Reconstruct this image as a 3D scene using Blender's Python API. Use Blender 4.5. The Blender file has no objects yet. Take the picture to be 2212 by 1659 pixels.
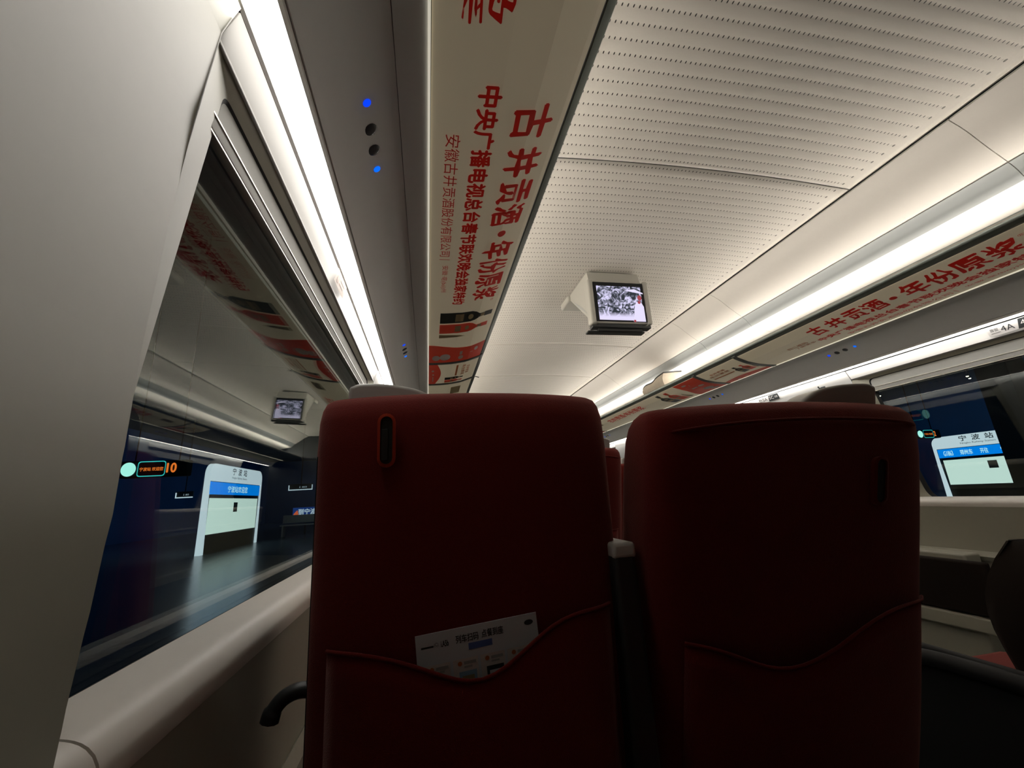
import bpy, bmesh, math, random
from mathutils import Vector, Matrix
random.seed(7)
SC = bpy.context.scene
COL = SC.collection

# ------------------------------------------------------------------ camera, world, exposure
CX, CZ = -1.2, 1.05                       # camera: seat by the left window, 1.2 m left of the car's centre line
def set_camera():
    f, roll = 910.0, -0.058
    a = (924-1106, 1082-829.5)            # where the car's length vanishes, from the image centre
    Y = Vector((a[0], a[1], f)).normalized()
    t = -(f*f+a[0]**2+a[1]**2)/(a[0]+roll*a[1])
    X = Vector((a[0]+t, a[1]+t*roll, f)).normalized()
    if t < 0: X = -X
    Z = X.cross(Y)
    cam = bpy.data.cameras.new('camera'); o = bpy.data.objects.new('camera', cam); COL.objects.link(o)
    cam.sensor_width = 36; cam.lens = f/2212*36; cam.clip_start = 0.02; cam.clip_end = 200
    r = Vector((X[0], Y[0], Z[0])); d = Vector((X[1], Y[1], Z[1])); w = Vector((X[2], Y[2], Z[2]))
    M = Matrix((r, -d, -w)).transposed().to_4x4(); M.translation = (CX, 0, CZ)
    o.matrix_world = M; SC.camera = o
set_camera()
SC.view_settings.view_transform = 'Standard'; SC.view_settings.look = 'None'
SC.view_settings.exposure = 0.0; SC.view_settings.gamma = 1.0; SC.view_settings.use_curve_mapping = False
wd = bpy.data.worlds.new('night'); SC.world = wd; wd.use_nodes = True
wd.node_tree.nodes['Background'].inputs[0].default_value = (0.010, 0.022, 0.035, 1)
wd.node_tree.nodes['Background'].inputs[1].default_value = 0.35
STRIP, COVE = 9.0, 22.0                    # brightness of the window-side light strips and of the lamps on the racks

# ------------------------------------------------------------------ materials
MATS = {}
def mat(name, col, rough=.5, spec=.5, metal=0, emit=None, estr=0, noise=0, nscale=40, bump=0, bscale=200, coat=0, sheen=0):
    if name in MATS: return MATS[name]
    m = bpy.data.materials.new(name); m.use_nodes = True; MATS[name] = m
    nt = m.node_tree; b = nt.nodes['Principled BSDF']
    b.inputs['Base Color'].default_value = (*col, 1); b.inputs['Roughness'].default_value = rough
    b.inputs['Specular IOR Level'].default_value = spec; b.inputs['Metallic'].default_value = metal
    b.inputs['Coat Weight'].default_value = coat; b.inputs['Sheen Weight'].default_value = sheen; b.inputs['Sheen Tint'].default_value = (1, .55, .5, 1)
    if emit: b.inputs['Emission Color'].default_value = (*emit, 1); b.inputs['Emission Strength'].default_value = estr
    if noise or bump:
        tc = nt.nodes.new('ShaderNodeTexCoord')
    if noise:
        n = nt.nodes.new('ShaderNodeTexNoise'); n.inputs['Scale'].default_value = nscale; n.inputs['Detail'].default_value = 4
        nt.links.new(tc.outputs['Object'], n.inputs['Vector'])
        mx = nt.nodes.new('ShaderNodeMix'); mx.data_type = 'RGBA'
        mx.inputs[6].default_value = (*[c*(1-noise) for c in col], 1); mx.inputs[7].default_value = (*[min(1, c*(1+noise)) for c in col], 1)
        nt.links.new(n.outputs[0], mx.inputs[0]); nt.links.new(mx.outputs[2], b.inputs['Base Color'])
    if bump:
        n2 = nt.nodes.new('ShaderNodeTexNoise'); n2.inputs['Scale'].default_value = bscale
        nt.links.new(tc.outputs['Object'], n2.inputs['Vector'])
        bp = nt.nodes.new('ShaderNodeBump'); bp.inputs['Strength'].default_value = bump; bp.inputs['Distance'].default_value = .003
        nt.links.new(n2.outputs[0], bp.inputs['Height']); nt.links.new(bp.outputs[0], b.inputs['Normal'])
    return m
def lamp_mat(name, col, s):
    if name in MATS: return MATS[name]
    m = bpy.data.materials.new(name); m.use_nodes = True; MATS[name] = m; nt = m.node_tree; nt.nodes.clear()
    e = nt.nodes.new('ShaderNodeEmission'); e.inputs[0].default_value = (*col, 1); e.inputs[1].default_value = s
    o = nt.nodes.new('ShaderNodeOutputMaterial'); nt.links.new(e.outputs[0], o.inputs[0]); return m
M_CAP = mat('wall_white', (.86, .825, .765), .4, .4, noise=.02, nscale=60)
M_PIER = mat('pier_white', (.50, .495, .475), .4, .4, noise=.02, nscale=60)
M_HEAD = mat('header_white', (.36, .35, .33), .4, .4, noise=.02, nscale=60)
M_BAND = mat('grey_band', (.30, .32, .32), .5, .3)
M_PANEL = mat('panel_grey', (.70, .71, .70), .45, .4, noise=.03)
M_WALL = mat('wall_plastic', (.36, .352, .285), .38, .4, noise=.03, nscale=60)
M_WHITE = mat('ceiling_white', (.78, .75, .70), .45, .3, noise=.02)
M_GREY = mat('grey_plastic', (.46, .47, .46), .5, .35, noise=.04)
M_RACK = mat('rack_dark', (.11, .12, .115), .35, .5)
M_RAIL = mat('rail_metal', (.22, .25, .23), .3, .5, metal=.8)
M_BRIGHT = mat('bright_metal', (.75, .73, .66), .25, .5, metal=.7)
M_BLACK = mat('black_rubber', (.012, .013, .014), .6, .3)
M_DGREY = mat('dark_grey_plastic', (.030, .034, .034), .42, .5)
M_HANDLE = mat('handle_plastic', (.64, .64, .61), .3, .5)
M_RED = mat('seat_fabric', (.165, .013, .010), .9, .12, sheen=.4, noise=.18, nscale=260, bump=.35, bscale=700)
M_RED2 = mat('seat_trim', (.48, .050, .02), .8, .15, noise=.1, nscale=200)
M_FLOOR = mat('floor_vinyl', (.06, .064, .05), .45, .4, noise=.15, nscale=30)
M_BLIND = mat('blind_fabric', (.42, .42, .39), .75, .2, noise=.05)
M_AD = mat('poster_paper', (.80, .73, .56), .4, .4, emit=(1, .86, .58), estr=.085)   # opaque; glow added here and in the reds below to lift the dim underside
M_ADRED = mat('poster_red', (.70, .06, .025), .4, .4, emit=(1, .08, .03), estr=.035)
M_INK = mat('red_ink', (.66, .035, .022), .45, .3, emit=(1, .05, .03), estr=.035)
M_INKO = mat('orange_ink', (.62, .20, .06), .45, .3)
M_BOT = mat('dark_bottle_ink', (.018, .022, .018), .4, .4)
M_GOLD = mat('gold_ink', (.40, .31, .16), .45, .3)
M_PALE = mat('pale_ink', (.62, .55, .52), .5, .3)
M_BROWN = mat('brown_ink', (.30, .17, .07), .5, .3)
M_STK = mat('sticker_white', (.82, .80, .78), .5, .3)
M_CHAR = mat('charcoal_ink', (.045, .05, .052), .5, .3)
M_SLIT = mat('dark_gap', (.03, .032, .03), .8, .1)

def ceiling_mat():
    m = bpy.data.materials.new('perforated_panel'); m.use_nodes = True; nt = m.node_tree; b = nt.nodes['Principled BSDF']
    b.inputs['Roughness'].default_value = .5; b.inputs['Specular IOR Level'].default_value = .3
    tc = nt.nodes.new('ShaderNodeTexCoord'); sp = nt.nodes.new('ShaderNodeSeparateXYZ'); nt.links.new(tc.outputs['Object'], sp.inputs[0])
    def mth(op, a, bb=None, c=None):
        n = nt.nodes.new('ShaderNodeMath'); n.operation = op
        for i, v in enumerate((a, bb, c)):
            if v is None: continue
            if isinstance(v, (int, float)): n.inputs[i].default_value = v
            else: nt.links.new(v, n.inputs[i])
        return n.outputs[0]
    fy = mth('SUBTRACT', mth('FRACT', mth('DIVIDE', sp.outputs[1], PITCH)), .5); fx = mth('SUBTRACT', mth('FRACT', mth('DIVIDE', sp.outputs[0], .018)), .5)
    dy = mth('MULTIPLY', fy, PITCH); dx = mth('MULTIPLY', fx, .018)
    ax = mth('ABSOLUTE', sp.outputs[0])
    dot = mth('LESS_THAN', mth('ADD', mth('POWER', mth('DIVIDE', dx, .0021), 2), mth('POWER', mth('DIVIDE', dy, .0048), 2)), 1.0)
    dot = mth('MULTIPLY', dot, mth('LESS_THAN', ax, .692))
    ex = mth('SUBTRACT', ax, .703)
    end = mth('LESS_THAN', mth('ADD', mth('POWER', mth('DIVIDE', ex, .0045), 2), mth('POWER', mth('DIVIDE', dy, .006), 2)), 1.0)
    fac = mth('MAXIMUM', dot, mth('MULTIPLY', end, .8))
    mx = nt.nodes.new('ShaderNodeMix'); mx.data_type = 'RGBA'; nt.links.new(fac, mx.inputs[0])
    mx.inputs[6].default_value = (.70, .67, .61, 1); mx.inputs[7].default_value = (.05, .05, .045, 1)
    nt.links.new(mx.outputs[2], b.inputs['Base Color']); return m
PITCH = .0447
M_CEIL = ceiling_mat()

def glass_mat():
    # laminated pane: part of the light is mirrored (more at grazing angles), the rest passes
    m = bpy.data.materials.new('window_glass'); m.use_nodes = True; nt = m.node_tree; nt.nodes.clear()
    g = nt.nodes.new('ShaderNodeNewGeometry'); d = nt.nodes.new('ShaderNodeVectorMath'); d.operation = 'DOT_PRODUCT'
    nt.links.new(g.outputs['Normal'], d.inputs[0]); nt.links.new(g.outputs['Incoming'], d.inputs[1])
    def mth(op, a, bb):
        n = nt.nodes.new('ShaderNodeMath'); n.operation = op; n.use_clamp = True
        for i, v in enumerate((a, bb)):
            if isinstance(v, (int, float)): n.inputs[i].default_value = v
            else: nt.links.new(v, n.inputs[i])
        return n.outputs[0]
    ab = mth('ABSOLUTE', d.outputs['Value'], 0)
    fr = mth('ADD', mth('MULTIPLY', mth('POWER', mth('SUBTRACT', 1.0, ab), 5.0), .9), .05)
    t = nt.nodes.new('ShaderNodeBsdfTransparent'); t.inputs[0].default_value = (.90, .95, .96, 1)
    gl = nt.nodes.new('ShaderNodeBsdfGlossy'); gl.inputs['Roughness'].default_value = 0; gl.inputs[0].default_value = (.95, .97, .93, 1)
    mx = nt.nodes.new('ShaderNodeMixShader'); o = nt.nodes.new('ShaderNodeOutputMaterial')
    nt.links.new(fr, mx.inputs[0]); nt.links.new(t.outputs[0], mx.inputs[1]); nt.links.new(gl.outputs[0], mx.inputs[2]); nt.links.new(mx.outputs[0], o.inputs[0])
    return m
M_GLASS = glass_mat()

# ------------------------------------------------------------------ object helpers
def link(name, me, m=None, parent=None, smooth=35):
    o = bpy.data.objects.new(name, me); COL.objects.link(o)
    if m: me.materials.append(m)
    if smooth:
        for p in me.polygons: p.use_smooth = True
        me.set_sharp_from_angle(angle=math.radians(smooth))
    if parent: o.parent = parent
    return o
def mesh(name, vs, fs, m=None, parent=None, smooth=35, recalc=True):
    me = bpy.data.meshes.new(name); me.from_pydata([tuple(v) for v in vs], [], fs); me.validate()
    if recalc:
        bm = bmesh.new(); bm.from_mesh(me); bmesh.ops.recalc_face_normals(bm, faces=bm.faces); bm.to_mesh(me); bm.free()
    return link(name, me, m, parent, smooth)
def tag(o, label, cat, group=None):
    o['label'] = label; o['category'] = cat
    if group: o['group'] = group
    return o
def struct(o): o['kind'] = 'structure'; return o
def empty(name, loc, label, cat, group=None, rot=(0, 0, 0)):
    o = bpy.data.objects.new(name, None); COL.objects.link(o); o.location = loc; o.rotation_euler = rot; o.empty_display_size = .05
    return tag(o, label, cat, group)
def copy_tree(o, parent=None):
    c = o.copy(); COL.objects.link(c)
    if parent: c.parent = parent
    for ch in list(o.children): copy_tree(ch, c)
    return c
def bevel(o, w, n=3):
    md = o.modifiers.new('bevel', 'BEVEL'); md.width = w; md.segments = n; md.limit_method = 'ANGLE'; md.angle_limit = math.radians(40); return o
def box(name, lo, hi, m, parent=None, b=0, n=3):
    x0, y0, z0 = lo; x1, y1, z1 = hi
    vs = [(x0,y0,z0),(x1,y0,z0),(x1,y1,z0),(x0,y1,z0),(x0,y0,z1),(x1,y0,z1),(x1,y1,z1),(x0,y1,z1)]
    o = mesh(name, vs, [(0,3,2,1),(4,5,6,7),(0,1,5,4),(1,2,6,5),(2,3,7,6),(3,0,4,7)], m, parent)
    if b: bevel(o, b, n)
    return o
def tube(name, pts, r, m, parent=None, seg=10, sc=(1, 1)):
    """round bar along a smooth path; r a number or one radius per point"""
    P = [Vector(p) for p in pts]; n = len(P); R = r if isinstance(r, (list, tuple)) else [r]*n
    vs, fs = [], []; up = Vector((0, 0, 1)); prev = None
    for i in range(n):
        t = (P[min(i+1, n-1)]-P[max(i-1, 0)]).normalized()
        if prev is None: a = t.cross(up if abs(t.z) < .9 else Vector((0, 1, 0))).normalized()
        else: a = (prev-t*prev.dot(t)).normalized()
        prev = a; b = t.cross(a)
        for k in range(seg):
            an = 2*math.pi*k/seg; vs.append(P[i]+a*math.cos(an)*R[i]*sc[0]+b*math.sin(an)*R[i]*sc[1])
    for i in range(n-1):
        for k in range(seg): fs.append((i*seg+k, i*seg+(k+1) % seg, (i+1)*seg+(k+1) % seg, (i+1)*seg+k))
    fs.append(tuple(range(seg))); fs.append(tuple(range((n-1)*seg, n*seg)))
    return mesh(name, vs, fs, m, parent, 50)
def spline(pts, k=6):
    out = []; P = [Vector(p) for p in pts]; n = len(P)
    for i in range(n-1):
        p0, p1, p2, p3 = P[max(i-1, 0)], P[i], P[i+1], P[min(i+2, n-1)]
        for j in range(k):
            t = j/k; out.append(.5*((2*p1)+(p2-p0)*t+(2*p0-5*p1+4*p2-p3)*t*t+(3*p1-p0-3*p2+p3)*t**3))
    out.append(P[-1]); return out
# car section: d = distance from the centre line, h = height above the camera's eye
def S(d, h, side): return (side*d, CZ+h)
def extrude(name, prof, y0, y1, side, m, parent=None, smooth=35):
    """solid bar: closed section prof [(d,h)..] from y0 to y1"""
    n = len(prof); vs = []
    for y in (y0, y1):
        for d, h in prof: x, z = S(d, h, side); vs.append((x, y, z))
    fs = [(i, (i+1) % n, n+(i+1) % n, n+i) for i in range(n)]+[tuple(range(n)), tuple(range(n, 2*n))]
    return mesh(name, vs, fs, m, parent, smooth)
def thick(prof, t):
    """closed section from an open line, thickened away from the cabin (to the right of travel)"""
    out = []
    for i, p in enumerate(prof):
        a = Vector(prof[max(i-1, 0)]); b = Vector(prof[min(i+1, len(prof)-1)]); e = (b-a).normalized()
        out.append((p[0]-e.y*t, p[1]+e.x*t))
    return list(prof)+out[::-1]
def arc_smooth(prof, k=5): return [(v.x, v.y) for v in spline([(p[0], p[1], 0) for p in prof], k)]
FONTC = {}
def text_geo(s, bold=0.0, res=3):
    key = (s, bold)
    if key in FONTC: return FONTC[key]
    cu = bpy.data.curves.new('txt', 'FONT'); cu.body = s; cu.size = 1; cu.offset = bold; cu.resolution_u = res
    o = bpy.data.objects.new('txt', cu); COL.objects.link(o)
    me = bpy.data.meshes.new_from_object(o.evaluated_get(bpy.context.evaluated_depsgraph_get()))
    vs = [(v.co.x, v.co.y) for v in me.vertices]; fs = [tuple(p.vertices) for p in me.polygons]
    bpy.data.objects.remove(o); bpy.data.curves.remove(cu); bpy.data.meshes.remove(me)
    x0 = min(v[0] for v in vs); x1 = max(v[0] for v in vs); y0 = min(v[1] for v in vs); y1 = max(v[1] for v in vs)
    FONTC[key] = ([((x-x0)/(x1-x0), (y-y0)/(y1-y0)) for x, y in vs], fs); return FONTC[key]
class Print:
    """flat printed shapes gathered in (u,v) and laid on a surface by fn(u,v)"""
    def __init__(s): s.v = []; s.f = []
    def text(s, t, u0, u1, v0, v1, bold=0.0, warp=None):
        vs, fs = text_geo(t, 0.0); k = bold*abs(v1-v0)*1.3
        for du, dv in (((0, 0),) if bold < .008 else ((-k, 0), (k, 0), (0, -k), (0, k))):
            n = len(s.v)
            for a, b in vs:
                if warp: a, b = warp(a, b)
                s.v.append((u0+du+a*(u1-u0), v0+dv+b*(v1-v0)))
            s.f += [tuple(i+n for i in f) for f in fs]
        return s
    def poly(s, pts):
        n = len(s.v); s.v += list(pts); s.f.append(tuple(range(n, n+len(pts)))); return s
    def strip(s, a, b):
        n = len(s.v); k = len(a); s.v += list(a)+list(b); s.f += [(n+i, n+i+1, n+k+i+1, n+k+i) for i in range(k-1)]; return s
    def rect(s, u0, v0, u1, v1): return s.poly([(u0, v0), (u1, v0), (u1, v1), (u0, v1)])
    def disc(s, u, v, a, b=None, n=20):
        b = b or a; return s.poly([(u+a*math.cos(2*math.pi*i/n), v+b*math.sin(2*math.pi*i/n)) for i in range(n)])
    def put(s, name, fn, m, parent=None, cut=None):
        vs = s.v; fs = s.f
        me = bpy.data.meshes.new(name); me.from_pydata([(u, v, 0) for u, v in vs], [], fs); me.validate()
        if cut:                      # split long faces so that they follow a curved surface
            bm = bmesh.new(); bm.from_mesh(me)
            for c in cut: bmesh.ops.bisect_plane(bm, geom=bm.verts[:]+bm.edges[:]+bm.faces[:], plane_co=(0, c, 0), plane_no=(0, 1, 0))
            bm.to_mesh(me); bm.free()
        for v in me.vertices: v.co = fn(v.co.x, v.co.y)
        return link(name, me, m, parent, 0)

Y0, Y1 = -.9, 9.6
# ------------------------------------------------------------------ the car's shell
struct(box('floor', (-1.6, Y0, -.06), (1.6, Y1, 0), M_FLOOR))
def ceil_h(x): return 1.338-.028*(abs(x)/.767)**2
def ceiling_panel(y0, y1):
    xs = [-.761, -.735, -.713, -.706]+[-.70+1.40*i/16 for i in range(17)]+[.706, .713, .735, .761]
    ys = [y0]; k0 = math.ceil((y0+.02)/PITCH-.5); k = k0
    prof = [(-.007, 0), (-.004, .0006), (0, .0009), (.004, .0006), (.007, 0)]; yy = [(y0, 0)]
    while (k+.5)*PITCH < y1-.02:
        c = (k+.5)*PITCH; yy += [(c+a, g) for a, g in prof]; k += 1
    yy.append((y1, 0)); nx = len(xs); vs, fs = [], []
    for y, g in yy:
        for x in xs: vs.append((x, y, CZ+ceil_h(x)+(g if abs(x) < .709 else 0)))
    for j in range(len(yy)-1):
        for i in range(nx-1): fs.append((j*nx+i, (j+1)*nx+i, (j+1)*nx+i+1, j*nx+i+1))
    o = mesh('ceiling', vs, fs, M_CEIL, None, 60, recalc=False)
    sd = o.modifiers.new('thick', 'SOLIDIFY'); sd.thickness = .006; sd.offset = -1
    return struct(o)
seams = [Y0, 1.345, 3.51, 4.54, 6.70, 7.73, Y1]
for a, b in zip(seams[:-1], seams[1:]): ceiling_panel(a+.004, b-.004)
struct(box('ceiling', (-.80, Y0, CZ+1.352), (.80, Y1, CZ+1.375), M_SLIT))
RH = [(.868, .847), (.90, .832), (.97, .806), (1.05, .791), (1.12, .785), (1.191, .783), (1.252, .775)]
def rack_h(d):
    if d <= RH[0][0]: return RH[0][1]
    for (a, b), (c, e) in zip(RH[:-1], RH[1:]):
        if d <= c: return b+(e-b)*(d-a)/(c-a)
    return RH[-1][1]
cseams = [Y0, .95, 2.40, 2.90, 4.35, 5.8, 7.3, Y1]
lamp_cove = lamp_mat('cove_lamp', (1, .91, .80), COVE)
lamp_strip = lamp_mat('strip_lamp', (1, .95, .89), STRIP)
PANEL = {}
YS = {-1: .36, 1: .10}                                   # diffusers cut short here so the near seat backs stay dark
for side, sname in ((-1, 'left'), (1, 'right')):
    # curved cove panels: shoulder, step, then the panel behind the luggage rack
    cove = arc_smooth([(.773, 1.302), (.84, 1.262), (.92, 1.195), (.985, 1.146), (1.012, 1.128), (1.035, 1.105), (1.050, 1.084), (1.072, 1.064), (1.12, 1.048), (1.22, 1.025), (1.33, .985), (1.41, .91), (1.435, .80)], 4)
    band = [c for c in cove if 1.065 < c[1] < 1.139]     # grey band along the step, darker than the cove
    for a, b in zip(cseams[:-1], cseams[1:]):
        struct(extrude('ceiling', thick(cove, .012), a+.0015, b-.0015, side, M_WHITE))
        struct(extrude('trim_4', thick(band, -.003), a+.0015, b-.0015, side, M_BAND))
    struct(extrude('trim_1', [(.762, 1.314), (.774, 1.314), (.774, 1.34), (.762, 1.34)], Y0, Y1, side, M_GREY))
    # overhead reading-light panel between rack and light strip
    pan = arc_smooth([(1.255, .775), (1.285, .766), (1.32, .745), (1.352, .716), (1.374, .690), (1.386, .672)], 4)
    PANEL[side] = pan
    # light strip
    ls = empty('light_strip', (side*1.42, 4, CZ+.67), 'glowing white light strip running the length of the car above the %s windows' % sname, 'light')
    box('diffuser', (-.0265, YS[side]-4, -.006), (.0245, Y1-4.05, -.001), lamp_strip, ls)
    for q in (-1, 1): box('edge_lip', (q*.0265-.002, Y0-4, -.009), (q*.0265+.004, Y1-4, .012), M_STK, ls)
    box('housing', (-.026, Y0-4, .0005), (.026, Y1-4, .02), M_GREY, ls)
    # lamp lying on the rack, washing the cove
    cl = empty('cove_light', (side*1.10, 4, CZ+.895), 'slim warm lamp lying on the %s luggage rack and washing the cove' % sname, 'light')
    cl.rotation_euler = (0, -side*.75, 0)
    box('lamp_tube', (-.03, .7-4, 0), (.03, Y1-4.05, .008), lamp_cove, cl); box('lamp_tray', (-.034, Y0-4, -.02), (.034, Y1-4, -.002), M_GREY, cl)

# walls: d of the wall face at height h
WD = [(.655, 1.447), (.60, 1.464), (.3, 1.470), (0, 1.474), (-.18, 1.468)]
def wall_d(h, W=None):
    W = W or WD
    for (a, p), (b, q) in zip(W[:-1], W[1:]):
        if h >= b: return p+(q-p)*(h-a)/(b-a)
    return W[-1][1]
def wall_sheet(name, poly, side, off=0, m=None, parent=None, th=.008, prof=None):
    me = bpy.data.meshes.new(name); me.from_pydata([(y, h, 0) for y, h in poly], [], [tuple(range(len(poly)))])
    bm = bmesh.new(); bm.from_mesh(me)
    for c in (.60, .45, .3, .22, .15, .10, .05, .01, -.02, -.05, -.08, -.105, -.13, -.15, -.17, -.195, -.22): bmesh.ops.bisect_plane(bm, geom=bm.verts[:]+bm.edges[:]+bm.faces[:], plane_co=(0, c, 0), plane_no=(0, 1, 0))
    for v in bm.verts: y, h = v.co.x, v.co.y; v.co = (side*(wall_d(h, prof)+off), y, CZ+h)
    bm.faces.ensure_lookup_table()
    for f in bm.faces:
        if f.normal.x*side > 0: f.normal_flip()
    bm.normal_update()
    for f in bm.faces:
        f.normal_update()
        if f.normal.x*side > 0: f.normal_flip()
    bm.to_mesh(me); bm.free(); o = link(name, me, m or M_WALL, parent, 40)
    sd = o.modifiers.new('thick', 'SOLIDIFY'); sd.thickness = th; sd.offset = -1
    return o
def rquad(nb, nt, fb, ft, hb, ht, r, k=7):
    """rounded window outline: near/far edge y at bottom and top"""
    c = [Vector((nb, hb)), Vector((fb, hb)), Vector((ft, ht)), Vector((nt, ht))]; out = []
    for i in range(4):
        p = c[i]; a = (c[i-1]-p).normalized(); b = (c[(i+1) % 4]-p).normalized()
        rr = r[i]
        for j in range(k):
            t = j/(k-1); out.append(p+a*rr*(1-t)**2+b*rr*t**2)
    return out
def loft(name, A, B, m, parent=None, smooth=60, th=.004):
    n = len(A); vs = A+B; fs = [(i, (i+1) % n, n+(i+1) % n, n+i) for i in range(n)]
    o = mesh(name, vs, fs, m, parent, smooth); return o
def glass_d(h): return 1.512-.036*(h+.15)
PD = [(0.655, 1.447), (0.6, 1.462), (0.45, 1.467), (0.3, 1.468), (0.15, 1.466), (0.05, 1.46), (-0.02, 1.453), (-0.08, 1.445), (-0.13, 1.437), (-0.17, 1.432), (-0.22, 1.43), (-0.45, 1.43)]     # the pier beside the camera swells over the sill
for side, sname, wn in ((-1, 'left', 1), (1, 'right', 2)):
    dz = -.013 if side < 0 else -.004; cap = [(1.492, -.147), (1.474, -.149), (1.458, -.1515), (1.449, -.1535), (1.4445, -.1565), (1.4430, -.161), (1.4465, -.168), (1.450, -.20), (1.451, -.30), (1.446, -.392), (1.434, -.398), (1.431, -.405), (1.436, -.414), (1.449, -.43), (1.45, -.94), (1.42, -.96), (1.42, -1.05)]; cap = [(a, b+dz*(1 if b > -.3 else 0)) for a, b in cap]
    for a, b in ((Y0, .398), (.401, 2.05), (2.053, 3.7), (3.703, 5.4), (5.403, Y1)):
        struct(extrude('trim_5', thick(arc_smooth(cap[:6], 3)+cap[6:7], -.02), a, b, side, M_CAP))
        struct(extrude('wall_'+sname, thick(cap[6:], -.02), a, b, side, M_WALL))
    # header over the window, solid piers between the windows
    for wk, y in enumerate((0, 2.62, 5.24)):
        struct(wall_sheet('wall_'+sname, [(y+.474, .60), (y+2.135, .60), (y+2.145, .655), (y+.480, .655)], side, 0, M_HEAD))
    for y in (-2.62, 0, 2.62, 5.24):
        pts = [(y+2.010, -.155), (y+3.025, -.155), (y+3.088, .60), (y+3.094, .655), (y+2.150, .655), (y+2.140, .60), (y+2.12, .50)]
        if y < 0: pts = [(Y0, -.42), (0.3687, -.42), (0.3687, -0.1489), (0.3721, -0.1357), (0.3768, -0.1193), (0.3848, -0.0972), (0.3963, -0.0644), (0.4156, 0.0042), (.424, .06), (.431, .14), (.439, .25), (.449, .40), (.468, .60), (.474, .655), (Y0, .655)]
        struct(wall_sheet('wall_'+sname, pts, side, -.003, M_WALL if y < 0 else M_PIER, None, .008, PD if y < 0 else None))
    for wk, y in enumerate((0, 2.62, 5.24)):
        H1 = rquad(.405+y, .468+y, 2.02+y, 2.14+y, -.158+dz, .60, (.02, .09, .03, .02)); H2 = rquad(.445+y, .535+y, 1.915+y, 2.05+y, -.146+dz, .575, (.015, .07, .03, .02))
        H3 = rquad(.452+y, .545+y, 1.90+y, 2.035+y, -.137+dz, .570, (.015, .06, .03, .02)); HG = rquad(.43+y, .52+y, 1.93+y, 2.07+y, -.16+dz, .60, (.015, .06, .03, .02))
        w = empty('window_%d' % (wn+2*wk), (0, 0, 0), '', ''); del w['label']; del w['category']; struct(w)
        P = lambda Hs, f: [(side*f(q.y), q.x, CZ+q.y) for q in Hs]
        loft('window_frame', P(H1, lambda h: wall_d(h)+(0 if h > -.1 else .018)), P(H2, lambda h: max(wall_d(h)+.016, glass_d(h)-.014)), M_WALL, w)
        loft('gasket', P(H2, lambda h: max(wall_d(h)+.016, glass_d(h)-.014)), P(H3, lambda h: glass_d(h)), M_BLACK, w)
        A = P(HG, lambda h: glass_d(h)); B = P(HG, lambda h: glass_d(h)+.008); n = len(A)
        mesh('glass_pane', A+B, [tuple(range(n)), tuple(range(n, 2*n))]+[(i, (i+1) % n, n+(i+1) % n, n+i) for i in range(n)], M_GLASS, w, 20)
        where = {1: 'beside the camera', 2: 'across the aisle'}[wn] if wk == 0 else (('one bay ahead', 'two bays ahead')[wk-1])
        rb = empty('roller_blind', (side*1.486, y+1.3, CZ+.53), 'grey roller blind of the %s window %s' % (sname, where), 'blind', 'window blinds')
        box('fabric', (-.002, -.80, -.02), (.002, .78, .06), M_BLIND, rb)
        box('bottom_rail', (-.006, -.80, -.034), (.006, .78, -.010), M_BLIND, rb, .002)
        box('bright_edge', (-.0075, -.80, -.037), (.0055, .78, -.034), M_BRIGHT, rb); box('bright_edge', (-.0075, -.80, -.011), (-.0055, .78, -.0085), M_BRIGHT, rb) if side > 0 else box('bright_edge', (.0055, -.80, -.011), (.0075, .78, -.0085), M_BRIGHT, rb)
struct(box('wall_front', (-1.6, Y1, 0), (1.6, Y1+.05, 2.4), M_DGREY)); struct(box('wall_back', (-1.6, Y0-.05, 0), (1.6, Y0, 2.4), M_DGREY))
struct(tube('edge_highlight', [(-wall_d(h, PD)+.0030-q, y, CZ+h) for y, h, q in ((.470, .63, 0), (.468, .60, 0), (.4585, .50, 0), (.449, .40, .0004), (.443, .31, .0012), (.439, .25, .003))], [.0008]*6, M_PIER, None, 8))  # thin pale bead added to stand in for the highlight on the pier edge
# slot under the right sill, raised line on the right lower panel
struct(box('trim_2', (1.434, .35, CZ-.196), (1.455, 1.84, CZ-.174), M_SLIT, None, .006))
struct(tube('trim_3', spline([(1.447, 2.03, .80), (1.445, 2.012, .70), (1.440, 1.975, .655), (1.434, 1.93, .648), (1.434, 1.80, .648), (1.434, 1.60, .648), (1.434, 1.0, .648)]), .005, M_WALL))

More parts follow.
